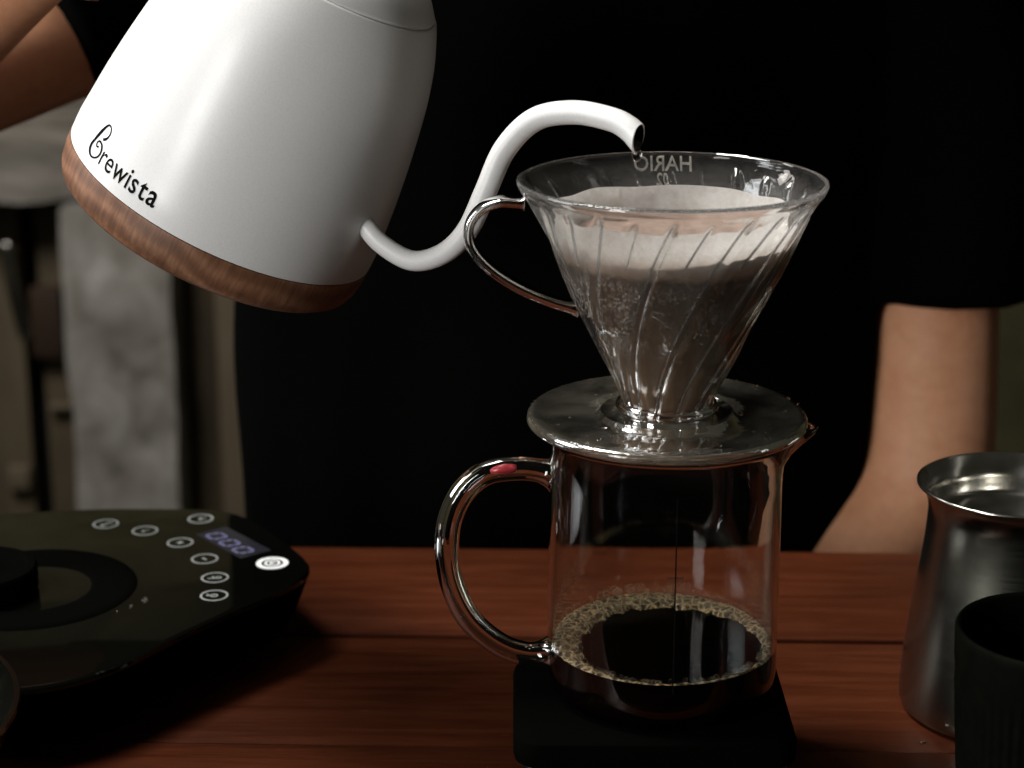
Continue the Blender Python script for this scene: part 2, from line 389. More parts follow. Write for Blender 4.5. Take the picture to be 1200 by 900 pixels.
def text_mesh(txt, size, depth=0, sx=1.0, offset=0, sub=1):
    cu = bpy.data.curves.new('lettering', 'FONT'); cu.body = txt; cu.size = size; cu.extrude = depth; cu.offset = offset
    cu.resolution_u = 3
    ob = bpy.data.objects.new('lettering', cu); COL.objects.link(ob)
    me = bpy.data.meshes.new_from_object(ob.evaluated_get(bpy.context.evaluated_depsgraph_get()))
    bpy.data.objects.remove(ob)
    bm = bmesh.new(); bm.from_mesh(me); bpy.data.meshes.remove(me)
    if sub > 1: bmesh.ops.triangulate(bm, faces=bm.faces[:]); bmesh.ops.subdivide_edges(bm, edges=bm.edges[:], cuts=sub-1)
    bm.verts.index_update()
    V = [(v.co.x*sx, v.co.y, v.co.z) for v in bm.verts]; F = [tuple(v.index for v in f.verts) for f in bm.faces]
    bm.free(); return V, F
def cross_over(prof, zq):
    for (r0, z0), (r1, z1) in zip(prof, prof[1:]):
        lo, hi = min(z0, z1), max(z0, z1)
        if lo <= zq <= hi and hi > lo: return r0+(r1-r0)*(zq-z0)/(z1-z0)
    return prof[-1][0] if abs(zq-prof[-1][1]) < abs(zq-prof[0][1]) else prof[0][0]

# ============================================================ ROOM
FZ = -95
tag(mk('floor', [(-400, -300, FZ), (400, -300, FZ), (400, 300, FZ), (-400, 300, FZ)], [(0, 1, 2, 3)], M['floor'], smooth=False), kind='structure')
v, f = box(-260, 260, 195, 205, FZ, 210)
tag(mk('back_wall', v, f, M['wall'], smooth=False), kind='structure')

# stone counter far behind on the left: slab on a pale pillar, boards beside it
t = empty('stone_counter', (-60, 165, FZ), 'weathered stone counter with pale pillar and brown boards, blurred behind the white kettle', 'counter')
o3 = (-60, 165, FZ)
def rough_box(x0, x1, y0, y1, z0, z1, nx, ny, nz, amp, sc_=.08):
    bm = bmesh.new(); bmesh.ops.create_cube(bm, size=1)
    bmesh.ops.subdivide_edges(bm, edges=bm.edges[:], cuts=nx, use_grid_fill=True)
    V = []
    for v_ in bm.verts:
        c_ = Vector(((x0+x1)/2+v_.co.x*(x1-x0), (y0+y1)/2+v_.co.y*(y1-y0), (z0+z1)/2+v_.co.z*(z1-z0)))
        d = noise.noise_vector(c_*sc_)*amp+noise.noise_vector(c_*sc_*4)*amp*.35
        V.append(tuple(c_+d))
    bm.verts.index_update(); F = [tuple(q.index for q in g.verts) for g in bm.faces]; bm.free(); return V, F
v, f = rough_box(-95, -30, 150, 194, -7.4, -.4, 24, 0, 0, 1.1, .1); mk('slab', v, f, M['slab'], t, o3, auto=50)
v, f = rough_box(-57.6, -45.4, 151.5, 185, FZ, -7.8, 40, 0, 0, .4, .12); mk('pillar', v, f, M['stone'], t, o3, auto=50)
for (a, b, y0, mt) in ((-44.9, -41.3, 158, 'darkwood'), (-41.1, -35.6, 156.5, 'oldwood'), (-35.3, -31.2, 158, 'oldwood')):
    v, f = box(a, b, y0, y0+2.5, FZ, -8, .3); mk('board', v, f, M[mt], t, o3, auto=30)
# cupboard with a dark gap and a metal bolt, left of the pillar
t = empty('cupboard', (-75, 165, FZ), 'old dark wooden cupboard with a steel bolt, at the left edge beside the pale pillar', 'cupboard')
o3 = (-75, 165, FZ)
for (a, b, z0, z1, mt) in ((-61.6, -58.0, FZ, -9, 'darkwood'), (-90, -63.6, FZ, -9, 'darkwood')):
    v, f = box(a, b, 156, 159, z0, z1, .3); mk('door' if a < -80 else 'post', v, f, M[mt], t, o3, auto=30)
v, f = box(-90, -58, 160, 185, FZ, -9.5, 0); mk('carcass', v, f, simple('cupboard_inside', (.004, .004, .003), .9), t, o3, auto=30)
v, f = box(-61.0, -58.4, 154.6, 156.2, -33.5, -33.0, .1); mk('hinge', v, f, M['oldwood'], t, o3)
v, f = sweep(spline([(-64.6, 154.2, -13), (-64.0, 153.9, -19), (-63.0, 154.0, -24.5)], 6), lambda q: (.75, .4), 12); mk('bolt', v, f, M['polish'], t, o3)
v, f = box(-62.4, -58.6, 153.8, 156.4, -27, -18.5, .7); mk('latch', v, f, simple('rusty_latch', (.04, .022, .012), .6), t, o3, auto=30)
v, f = box(-66.5, -63.9, 154.6, 156.3, -43.6, -40.8, .4); mk('knob', v, f, M['oldwood'], t, o3, auto=30)

# ============================================================ TABLE
yaw = Quaternion((0, 0, 1), math.radians(-1.7))
tb = empty('table', (0, 0, FZ), 'red-brown mahogany table of wide boards on which the coffee things stand', 'table', rot=yaw)
def plank(x0, x1, y0, y1, z0, z1, bev):
    """board with gently uneven long edges"""
    nx = 60; V, F = [], []
    prof = [(y0, z0), (y0, z1-bev), (y0+bev*.4, z1-bev*.3), (y0+bev*1.4, z1), (y1-bev*1.4, z1), (y1-bev*.4, z1-bev*.3), (y1, z1-bev), (y1, z0)]
    k_ = len(prof)
    for i in range(nx+1):
        x = x0+(x1-x0)*i/nx
        for j, (y, z) in enumerate(prof):
            e = noise.noise(Vector((x*.15, y0 if j < 4 else y1+50, 0)))*.05
            V.append((x, y+(e if j < 4 else -abs(e)), z+noise.noise(Vector((x*.05, y*.3, 3)))*.02))
    for i in range(nx):
        for j in range(k_):
            q = (j+1) % k_; F.append((i*k_+j, (i+1)*k_+j, (i+1)*k_+q, i*k_+q))
    F.append(tuple(range(k_))[::-1]); F.append(tuple(nx*k_+j for j in range(k_)))
    V = [(a, b, c) for a, b, c in V]
    return V, F
for (y0, y1, dz) in ((12.16, 23.45, .0), (.78, 11.96, -.09), (-11.4, .72, -.03)):
    v, f = plank(-75, 80, y0, y1, -3.2, dz, .14)
    o = mk('plank', [(a-2, b-y0, c) for a, b, c in v], f, M['table'], tb, (0, 0, 0), auto=40); o.location = Vector((2, y0, -FZ))*S
for x in (-68, 73):
    for y in (-7.5, 18):
        v, f = box(x-3, x+3, y-3, y+3, 0, -FZ-3.25, .4); mk('leg', v, f, M['table'], tb, auto=30)
for y in (-9, 20):
    v, f = box(-64.9, 69.9, y-1, y+1, -FZ-12, -FZ-3.3, .2); mk('apron', v, f, M['table'], tb, auto=30)

# ============================================================ BLACK SCALE under the server
t = empty('coffee_scale', (-.5, -1.2, 0), 'black square coffee scale under the glass server, rounded corners', 'scale')
o3 = (-.5, -1.2, 0)
v, f = prism(rrect(5.2, 4.05, 1.1, -.5, -1.3), [(.3, .5), (.5, .1), (.7, 0), (1.75, 0), (1.95, .12)]); mk('body', v, f, M['blackedge'], t, o3, auto=35)
v, f = prism(rrect(5.55, 4.15, 1.15, -.5, -1.15), [(1.98, .25), (2.1, .05), (2.3, 0), (2.85, 0), (3.08, .08), (3.18, .3)]); mk('weighing_plate', v, f, M['blackrubber'], t, o3, auto=35)
for sx in (-1, 1):
    for sy in (-1, 1):
        v, f = lathe([(0, 0), (.55, 0), (.6, .05), (.6, .32), (0, .32)], 20, False)
        mk('foot', [(a-.5+sx*4.2, b-1.3+sy*3, c) for a, b, c in v], f, M['blackrubber'], t, o3)

# ============================================================ GLASS SERVER
SV = (0, 0, 3.2)
t = empty('glass_server', SV, 'clear glass coffee server with pouring lip and looped handle, on the black scale', 'coffee server')
outp = [(3.9, 3.2), (4.35, 3.28), (4.6, 3.6), (4.66, 4.2), (4.66, 7), (4.64, 10), (4.62, 12.2), (4.64, 13.0), (4.74, 13.7), (4.92, 14.25), (4.98, 14.42)]
inp = [(4.93, 14.5), (4.83, 14.42), (4.68, 14.1), (4.50, 13.5), (4.42, 12.8), (4.41, 10), (4.43, 7), (4.46, 4.1), (4.36, 3.62), (3.9, 3.38), (0.001, 3.36)]
def dense(pr, st=.35):
    o_ = []
    for (r0, z0), (r1, z1) in zip(pr, pr[1:]):
        n_ = max(1, int(math.hypot(r1-r0, z1-z0)/st))
        for i in range(n_): o_.append((r0+(r1-r0)*i/n_, z0+(z1-z0)*i/n_))
    o_.append(pr[-1]); return o_
def lip(r, z, a):
    aa = (a+math.pi) % (2*math.pi)-math.pi
    g = math.exp(-(aa/.17)**2); q = min(1, max(0, (z-12.7)/1.7)); q = q*q*(3-2*q)
    return r+g*q*1.02, z+g*q*(-.12)
prof = dense([(0.001, 3.2)]+outp+inp)
v, f = lathe(prof, 160, False, lip)
mk('glass_body', v, f, M['glass'], t, SV)
hp = spline([(-4.45, 0, 12.42), (-5.2, 0, 12.58), (-5.93, 0, 12.62), (-7.12, 0, 12.42), (-8.04, 0, 11.63), (-8.6, 0, 10.39), (-8.71, 0, 8.93), (-8.45, 0, 7.45), (-7.77, 0, 6.05), (-6.62, 0, 5.0), (-5.5, 0, 4.58), (-4.5, 0, 4.62)], 8)
def hr(q):
    e = max(0, 1-min(q, 1-q)/.09); e = e*e
    return (.50+.28*e, .55+.4*e)
v, f = sweep(hp, hr, 24); mk('handle', v, f, M['handleglass'], t, SV)
# printed gauge line with its mark, on the front of the glass
V, F = [], []
def wrap_front(x, z, r=4.69): a = x/r; return (r*math.sin(a), -r*math.cos(a), z)
zs = [5.0+.25*i for i in range(33)]
for z in zs:
    for x in (.08, .135): V.append(wrap_front(x, z))
F = [(2*i, 2*i+1, 2*i+3, 2*i+2) for i in range(len(zs)-1)]
mk('gauge_line', V, F, M['print'], t, SV)
V = [wrap_front(x, z, 4.69) for x, z in ((-.22, 9.78), (.42, 9.78), (.42, 9.84), (-.22, 9.84))]
mk('gauge_mark', V, [(0, 1, 2, 3)], simple('faded_print', (.035, .012, .008), .6), t, SV, smooth=False)
sg = [p_ for p_ in hp if -7.0 < p_.x < -5.9 and p_.z > 8]  # red reflection in the handle, modelled as a painted red piece
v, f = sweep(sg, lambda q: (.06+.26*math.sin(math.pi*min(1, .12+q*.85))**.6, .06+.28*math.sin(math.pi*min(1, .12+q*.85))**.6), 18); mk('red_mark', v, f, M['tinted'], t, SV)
# coffee in it
t = empty('brewed_coffee', (0, 0, 3.72), 'black coffee with a tan ring of bubbles inside the glass server', 'coffee')
o3 = (0, 0, 3.72)
prof = dense([(0.001, 3.35), (3.91, 3.37), (4.37, 3.61), (4.47, 4.1), (4.455, 5.26), (4.42, 5.27), (4.25, 5.2), (.001, 5.18)], .4)
v, f = lathe(prof, 96, False); mk('liquid', v, f, M['coffee'], t, o3, auto=60)
# foam ring, wide at the back and on the left, thin at the front
def foam_w(a):      # a: 0 = +x, pi/2 = back
    b = .5+.5*math.sin(a)             # 1 at the back, 0 at the front
    l = .5-.5*math.cos(a)
    return .13+1.15*b**1.3*(.62+.38*l)+.5*max(0, -math.cos(a))**3
V, F = [], []; na, nr = 300, 10
for i in range(na):
    a = 2*math.pi*i/na; w_ = foam_w(a)*(1+.35*noise.noise(Vector((math.cos(a)*5, math.sin(a)*5, 1)))+.2*noise.noise(Vector((math.cos(a)*16, math.sin(a)*16, 4))))
    for j in range(nr+1):
        q = j/nr; r = 4.445-w_*q
        hgt = .20*math.sin(math.pi*min(1, (1-q)*.9+.1))**.6+.10*noise.noise(Vector((r*math.cos(a)*5, r*math.sin(a)*5, 0)))
        climb = .26*(.5+.5*math.sin(a))*(1-q)**3
        V.append((r*math.cos(a), r*math.sin(a), 5.19 if j == nr else 5.2+max(0, hgt)*(.5+.5*min(1, w_))+climb))
for i in range(na):
    for j in range(nr):
        k_ = (i+1) % na; F.append((i*(nr+1)+j, i*(nr+1)+j+1, k_*(nr+1)+j+1, k_*(nr+1)+j))
fo = mk('foam_ring', V, F, M['foam'], t, o3)
parts = []
for i in range(1300):
    a = rnd.uniform(0, 2*math.pi); wv_ = foam_w(a)
    if rnd.random() > .12+wv_: continue
    q = rnd.random()**1.3; s_ = .05+.14*rnd.random()**1.6*(.35+.65*min(1, wv_))
    if wv_ > .8 and rnd.random() < .12: s_ = rnd.uniform(.14, .22)
    r = 4.40-s_-max(0, wv_*1.05-s_)*q
    z = 5.24+s_*.5+(.7*(.5+.5*math.sin(a))**1.5*rnd.random() if q < .25 else .14*rnd.random())
    parts.append(ball((r*math.cos(a), r*math.sin(a), z), s_, 9, 6))
parts.append(ball((2.95, 2.6, 5.42), .26, 16, 10)); parts.append(ball((2.2, 3.55, 5.5), .2, 14, 9)); parts.append(ball((1.1, 3.95, 5.55), .2, 14, 9))
v, f = join(*parts)
tag(mk('bubble_froth', v, f, M['bubble'], t, o3), kind='stuff')

# ============================================================ DRIPPER
DR = (0, 0, 14.5)
t = empty('pour_over_dripper', DR, 'clear plastic cone dripper with spiral ribs, side handle and round plate, on the glass server', 'coffee dripper')
ro = [(15.10, 1.78), (15.7, 1.86), (16.8, 2.32), (18, 2.88), (19.2, 3.46), (20.5, 4.06), (21.9, 4.70), (23.0, 5.28), (23.5, 5.56), (23.85, 5.82), (24.05, 5.93), (24.22, 5.94)]
def Ro(z):
    for (z0, r0), (z1, r1) in zip(ro, ro[1:]):
        if z <= z1: return r0+(r1-r0)*max(0, (z-z0))/(z1-z0)
    return ro[-1][1]
TW = math.radians(40)
def rib(a, z):
    q = (24.2-z)/9.1
    ph = a+TW*q*(1.0+.25*q)      # the ribs turn as they go down
    x = (ph*12/(2*math.pi)) % 1.0; x = min(x, 1-x)*2*math.pi*max(.4, Ro(z))/12
    rib.wide = math.exp(-(x/.42)**2)*min(1, max(0, (23.3-z)/1.5))*min(1, max(0, (z-15.6)/1.5))*.17-.05*min(1, max(0, (23.3-z)/1.5))*min(1, max(0, (z-15.6)/1.5))
    lng = math.exp(-(x/.115)**2) * min(1, max(0, (23.85-z)/.5))
    y = (ph*12/(2*math.pi)+.5) % 1.0; y = min(y, 1-y)*2*math.pi*Ro(z)/12
    sh_ = math.exp(-(y/.10)**2) * min(1, max(0, (23.7-z)/.4)) * min(1, max(0, (z-21.5)/.35))
    return lng, sh_
def wide(a, z): rib(a, z); return rib.wide
NA, zl = 480, []
z = 15.10
while z < 24.22: zl.append(z); z += .12
zl.append(24.22)
V, F = [], []
nz = len(zl)
for i in range(NA):
    a = 2*math.pi*i/NA
    for z in zl:
        l, s_ = rib(a, z); r = Ro(z)+.03*l*(z > 16.5)+wide(a, z)
        V.append((r*math.cos(a), r*math.sin(a), z))
    for z in reversed(zl):
        l, s_ = rib(a, z); th = .20+.17*l+.13*s_
        zz = z+(.06 if z == zl[-1] else 0)
        r = (Ro(z)+wide(a, z)-th if z < 24.1 else 5.80)
        V.append((r*math.cos(a), r*math.sin(a), zz))
k_ = 2*nz
for i in range(NA):
    j = (i+1) % NA
    for q in range(k_):
        q2 = (q+1) % k_; F.append((i*k_+q, j*k_+q, j*k_+q2, i*k_+q2))
mk('cone', V, F, M['cone'], t, DR)
# plate with rolled edge, raised ring round the cone foot and a short skirt that sits in the server
pl = [(1.2, 15.02), (1.72, 15.05), (1.95, 15.02), (2.1, 14.86), (2.45, 14.90), (2.62, 15.04), (2.75, 14.92), (2.9, 14.78), (4.9, 14.80), (5.18, 14.93), (5.4, 14.95), (5.5, 14.82), (5.52, 14.66), (5.42, 14.54), (5.2, 14.53), (4.32, 14.55), (4.28, 14.3), (4.2, 14.27), (4.16, 14.5), (2.6, 14.52), (1.3, 14.5)]
v, f = lathe(pl, 144, True); mk('base_plate', v, f, M['platep'], t, DR, auto=70)
v, f = lathe([(1.80, 15.10), (1.96, 15.14), (2.05, 15.28), (1.98, 15.42), (1.86, 15.46), (1.84, 15.3)], 96, True); mk('collar', v, f, M['plastic'], t, DR)
hp = spline([(-5.62, 0, 23.35), (-6.0, 0, 23.37), (-6.59, 0, 23.38), (-7.3, 0, 23.08), (-7.74, 0, 22.42), (-7.64, 0, 21.58), (-6.92, 0, 20.74), (-5.77, 0, 19.98), (-4.45, 0, 19.42), (-3.5, 0, 19.15)], 8)
v, f = sweep(hp, lambda q: (.20+.12*max(0, 1-q/.06)+.12*max(0, 1-(1-q)/.06), .52), 28, ex=3.2); mk('handle', v, f, M['handleglass'], t, DR)
def letters(txt, size, zc, name, sx=1.0):
    v, f = text_mesh(txt, size, .05, sx, .004)
    x0 = min(p_[0] for p_ in v); x1 = max(p_[0] for p_ in v); V = []
    for x, y, zz in v:
        # wrapped on the far outside of the cone and read from behind
        xx = x-(x0+x1)/2; z = zc+y; r = Ro(z)+.02+zz; a = math.pi/2+(xx-.05)/r
        V.append((r*math.cos(a), r*math.sin(a), z))
    mk(name, V, f, M['lettering'], t, DR, smooth=False)
M['lettering'] = glass('moulded_lettering', .3, 1.49, (.95, .93, .88), haze=(.25, .4, (.75, .72, .66)))
letters('HARIO', .80, 23.5, 'brand_lettering', 1.0)
letters('02', .62, 22.98, 'size_lettering', .9)
# seam lines and wet beads on the plate and the cone
def bead(c, r, nrm, fl=.45):
    v, f = ball((0, 0, 0), r, 7, 3, (1, 1, fl), half=True)
    q = Vector((0, 0, 1)).rotation_difference(Vector(nrm))
    return [tuple(q @ Vector(p_)+Vector(c)) for p_ in v], f
parts = []
for i in range(2600):
    z = rnd.triangular(17.0, 21.6, 20.6); a = math.radians(rnd.triangular(185, 350, 222))
    if rib(a, z)[0] > .2: continue
    if noise.noise(Vector((a*3.5, z*1.1, 0)))+.25*(z-19.3)/2+rnd.uniform(-.25, .25)-.2*max(0, (a-4.4)) < -.06: continue
    s_ = rnd.uniform(.018, .042)
    r = Ro(z)+wide(a, z)+.003; parts.append(bead((r*math.cos(a), r*math.sin(a), z), s_, (math.cos(a), math.sin(a), -.5), .6))
v, f = join(*parts); tag(mk('condensation', v, f, M['dew'], t, DR), kind='stuff')
parts = []
for i in range(90):
    a = rnd.uniform(0, 2*math.pi); r = rnd.uniform(2.9, 5.0)
    if noise.noise(Vector((math.cos(a)*r*.6, math.sin(a)*r*.6, 5))) < .05: continue
    parts.append(bead((r*math.cos(a), r*math.sin(a), 14.80), rnd.uniform(.03, .11), (0, 0, 1), .3))
for i in range(40):
    a = rnd.uniform(0, 2*math.pi); parts.append(bead((5.42*math.cos(a), 5.42*math.sin(a), 14.95), rnd.uniform(.03, .07), (0, 0, 1), .5))
v, f = join(*parts); tag(mk('plate_droplets', v, f, M['water'], t, DR), kind='stuff')

# paper filter: a folded cone, its upper edge slightly polygonal
FP = (0, 0, 0)
t = empty('paper_filter', (0, 0, 15.2), 'white paper cone filter soaked brown below, inside the clear dripper', 'paper filter')
fr = [(15.35, 1.30), (16.8, 1.95), (18, 2.5), (19.2, 3.08), (20.5, 3.68), (21.5, 4.12), (22.2, 4.36), (22.8, 4.5), (23.15, 4.55)]
def Rf(z): return cross_over([(r, z_) for z_, r in fr], z)
V, F = [], []; NA = 240; zl = [15.35+i*(23.15-15.35)/40 for i in range(41)]
for i in range(NA):
    a = 2*math.pi*i/NA
    for j, z in enumerate(zl):
        q = j/40
        w_ = noise.noise(Vector((math.cos(a)*1.6, math.sin(a)*1.6, z*.25)))*.14*q+noise.noise(Vector((math.cos(a)*5, math.sin(a)*5, z*.4)))*.045
        zz = z+(.16*noise.noise(Vector((math.cos(a)*2.2+9, math.sin(a)*2.2, 0)))*q**4)
        V.append(((Rf(z)+w_)*math.cos(a), (Rf(z)+w_)*math.sin(a), zz))
k_ = len(zl)
for i in range(NA):
    for j in range(k_-1):
        q = (i+1) % NA; F.append((i*k_+j, q*k_+j, q*k_+j+1, i*k_+j+1))
F.append(tuple(i*k_ for i in range(NA))[::-1])
o = mk('paper_cone', V, F, M['paper'], t, FP); o.location = (0, 0, -15.2*S)
# side seam of the filter, a crimped strip
V = []
for j, z in enumerate(zl[20:]):
    a = math.radians(118); r = Rf(z)-.10
    for da in (-.12, .12):
        V.append(((r-.02*(j % 2))*math.cos(a+da*.6), (r-.02*(j % 2))*math.sin(a+da*.6), z-.05))
F = [(2*i, 2*i+1, 2*i+3, 2*i+2) for i in range(len(V)//2-1)]
o = mk('crimped_seam', V, F, M['paper'], t, FP); o.location = (0, 0, -15.2*S)
# coffee slurry in the filter
sl = empty('coffee_slurry', (0, 0, 22.0), 'light brown wet coffee grounds filling the paper filter', 'coffee grounds')
V, F = [(0, 0, 21.95)], []; nr = 14
for j in range(1, nr+1):
    r = (Rf(22.0)-.05)*j/nr
    for i in range(96):
        a = 2*math.pi*i/96; V.append((r*math.cos(a), r*math.sin(a), 21.95+.06*noise.noise(Vector((r*math.cos(a)*1.4, r*math.sin(a)*1.4, 0)))+(.05 if j == nr else 0)))
for i in range(96): F.append((0, 1+i, 1+(i+1) % 96))
for j in range(nr-1):
    for i in range(96):
        q = (i+1) % 96; F.append((1+j*96+i, 1+(j+1)*96+i, 1+(j+1)*96+q, 1+j*96+q))
mk('crust', V, F, M['slurry'], sl, (0, 0, 22))

# ============================================================ KETTLE (tilted, pouring)
P16 = math.radians(16.7); Cc = Vector((-6.1, -77, 39.2)); UP = Vector((0, math.sin(P16), math.cos(P16)))
KO = Vector((-18.22, 8.0, 22.04))
tv = (Cc-KO).normalized(); rv = UP.cross(tv).normalized(); uv_ = tv.cross(rv)
PHI, EL = math.radians(25.6), math.radians(20)
A = (uv_*math.cos(PHI)+rv*math.sin(PHI))*math.cos(EL)+tv*math.sin(EL)          # kettle's own axis, in world space
fr_ = (tv-A*tv.dot(A)).normalized(); sd = fr_.cross(A)*-1
if sd.x < 0: sd = -sd
AZ = math.radians(31)
KX = (sd*math.cos(AZ)+fr_*math.sin(AZ)).normalized(); KY = A.cross(KX).normalized()   # KX: spout direction
rotq = Matrix((KX, KY, A)).transposed().to_quaternion()
kt = empty('gooseneck_kettle', KO, 'white gooseneck kettle with wooden base ring, tilted to pour over the dripper', 'kettle', rot=rotq)
kp = [(0.0, 6.83), (.8, 6.82), (1.6, 6.74), (3.2, 6.57), (5.0, 6.31), (7.1, 5.93), (8.4, 5.60), (9.2, 5.33), (9.8, 5.08), (10.2, 4.90), (10.55, 4.72)]
kpz = spline([(r, z, 0) for z, r in kp], 5)
def Rk(z): return cross_over([(p_.x, p_.y) for p_ in kpz], z)
prof = [(0.001, .05), (6.6, .05), (6.78, .0)]+[(p_.x, p_.y) for p_ in kpz]+[(4.68, 10.6), (4.60, 10.61), (4.56, 10.5), (0.001, 10.5)]
v, f = lathe(prof, 144, False); mk('body', v, f, M['enamel'], kt, auto=45)
v, f = lathe([(0.001, 10.52), (4.50, 10.52), (4.56, 10.58), (4.58, 10.68), (4.54, 10.76), (4.2, 11.2), (3.7, 11.7), (3.0, 12.15), (1.6, 12.5), (0.001, 12.55)], 96, False)
lid = mk('lid', v, f, M['enamel'], kt, auto=45)
v, f = lathe([(0.001, 12.5), (.5, 12.5), (.42, 13.2), (.9, 13.5), (1.05, 13.9), (.9, 14.3), (0.001, 14.4)], 40, False); mk('knob', v, f, M['ringwood'], lid)
prof = [(0.001, -1.72), (5.9, -1.74), (6.35, -1.70), (6.62, -1.5), (6.76, -1.15), (6.84, -.5), (6.85, -.03), (6.6, -.02), (.001, -.02)]
v, f = lathe(prof, 144, False); mk('wooden_ring', v, f, M['ringwood'], kt, auto=50)
# spout, in the plane of KX and the axis
sp_ = [(5.95, 2.85), (6.45, 2.72), (7.6, 2.48), (9.15, 2.70), (10.2, 3.73), (10.65, 5.13), (10.55, 6.9), (10.42, 8.75), (10.95, 10.42), (12.25, 11.53), (13.7, 12.12), (14.5, 12.22), (15.05, 12.12)]
path = spline([(x, 0, z) for x, z in sp_], 8)
# hollow spout with a slanted mouth
rad = lambda q: .38+.08*min(1, q*1.7)+.03*max(0, q-.85)/.15
V, F = [], []; n = 28; m_ = len(path)
def frames(i):
    tg = (path[min(i+1, m_-1)]-path[max(i-1, 0)]).normalized(); b = Vector((0, 1, 0)); return tg.cross(b), b, tg
def spout_mesh(rings, cap):
  V, F = [], []
  for i, inner in rings:
    a_, b_, tg = frames(i); r = rad(i/(m_-1))-(.06 if inner == 1 else 0)
    for q in range(n):
        th = 2*math.pi*q/n; off = a_*(r*math.cos(th))+b_*(r*math.sin(th))
        cut = 0
        if i >= m_-6:      # the mouth is cut on a slant
            cut = -.30*math.cos(th)*((i-(m_-6))/5)
        V.append(tuple(path[i]+off+tg*(cut+(.015 if inner and i == m_-1 else 0))))
  for k0 in range(len(rings)-1):
    for q in range(n):
        r_ = (q+1) % n; F.append((k0*n+q, k0*n+r_, (k0+1)*n+r_, (k0+1)*n+q))
  if cap: F.append(tuple((len(rings)-1)*n+q for q in range(n)))
  return V, F
v, f = spout_mesh([(i, 0) for i in range(m_)]+[(m_-1, 1)], False); sp0 = mk('spout', v, f, M['enamel'], kt, auto=60)
v, f = spout_mesh([(i, 1) for i in range(m_-1, m_-14, -1)], True); mk('spout_bore', v, f, M['bore'], kt, auto=60)
v, f = sweep([path[5]+(path[6]-path[5])*k_*.4 for k_ in range(4)], lambda q: (.48-.04*abs(q-.5), .48-.04*abs(q-.5)), 28); mk('spout_collar', v, f, M['enamel'], kt)
# handle on the far side from the spout
hpth = spline([(-4.6, 0, 10.6), (-6.2, 0, 11.0), (-8.6, 0, 10.9), (-10.6, 0, 9.6), (-11.3, 0, 7.2), (-11.2, 0, 4.6), (-10.7, 0, 3.2)], 8)
v, f = sweep(hpth, lambda q: (.42+.2*min(1, q*2), .8), 20, ex=2.6); mk('handle', v, f, M['ringwood'], kt)
# brand lettering: script B + plain letters, wrapped on the body just above the ring
def wrapk(s_, z, lift=.012):
    """s_ = arc length along the body (cm) from the start of the word"""
    z = max(z*1.08, .02); r = Rk(z)+lift; a0 = math.radians(-(146.5-31)); a = a0+(s_*1.12+.12)/6.8
    return (r*math.cos(a), r*math.sin(a), z)
def stroke(pts, wd, name=None):
    pa = spline([(x, y, 0) for x, y in pts], 8); V, F = [], []; n_ = len(pa)
    for i, p_ in enumerate(pa):
        d = (pa[min(i+1, n_-1)]-pa[max(i-1, 0)]).normalized(); nn = Vector((-d.y, d.x, 0))*wd(i/(n_-1))/2
        V.append(wrapk(p_.x+nn.x, p_.y+nn.y)); V.append(wrapk(p_.x-nn.x, p_.y-nn.y))
    return V, [(2*i, 2*i+1, 2*i+3, 2*i+2) for i in range(n_-1)]
sc_b = 1.0
B1 = stroke([(.10, 1.0), (.10, .72), (.25, .53), (.5, .50), (.74, .66), (.80, .9), (.66, 1.12), (.44, 1.16), (.36, 1.04), (.44, .94), (.56, .98)], lambda q: .07+.08*math.exp(-((q-.1)/.12)**2)+.03*math.exp(-((q-.55)/.1)**2))
B2 = stroke([(.10, .85), (.17, 1.2), (.30, 1.6), (.45, 1.86), (.64, 1.86), (.76, 1.68), (.72, 1.44), (.56, 1.30)], lambda q: .065+.09*math.exp(-((q-.2)/.18)**2)+.05*math.exp(-((q-.92)/.1)**2))
v, f = join(B1, B2); mk('lettering', v, f, M['print'], kt, smooth=False)
xx = .92
for ch, gap, wgt in (('r', .05, .0), ('e', .05, .003), ('w', .05, .006), ('i', .09, .009), ('s', .09, .011), ('t', .07, .014), ('a', .06, .018)):
    v, f = text_mesh(ch, 1.15, 0, .82, wgt, 2)
    x0 = min(p_[0] for p_ in v); x1 = max(p_[0] for p_ in v)
    V = [wrapk(xx+(p_[0]-x0), .50+p_[1]*1.02) for p_ in v]
    mk('lettering', V, f, M['print'], kt, smooth=False); xx += (x1-x0)+gap
# water drop at the mouth
mtip = Matrix.Translation(KO) @ rotq.to_matrix().to_4x4()
e_ = path[-1]; a_, b_, tg = frames(m_-1)
low = min((mtip @ (e_+a_*(k_*.36)+tg*(-.30*k_)) for k_ in (-1, 1)), key=lambda q_: q_.z); low = low+Vector((-.02, 0, -.12))
V, F = ball((0, 0, 0), .2, 18, 12, (1, 1, 1.5))
V = [(x*(1-.25*max(0, z/.35)), y*(1-.25*max(0, z/.35)), z) for x, y, z in V]
o = mk('water_drop', V, F, M['water'], at=tuple(low)); tag(o, 'clear water drop hanging from the mouth of the white spout', 'water drop')

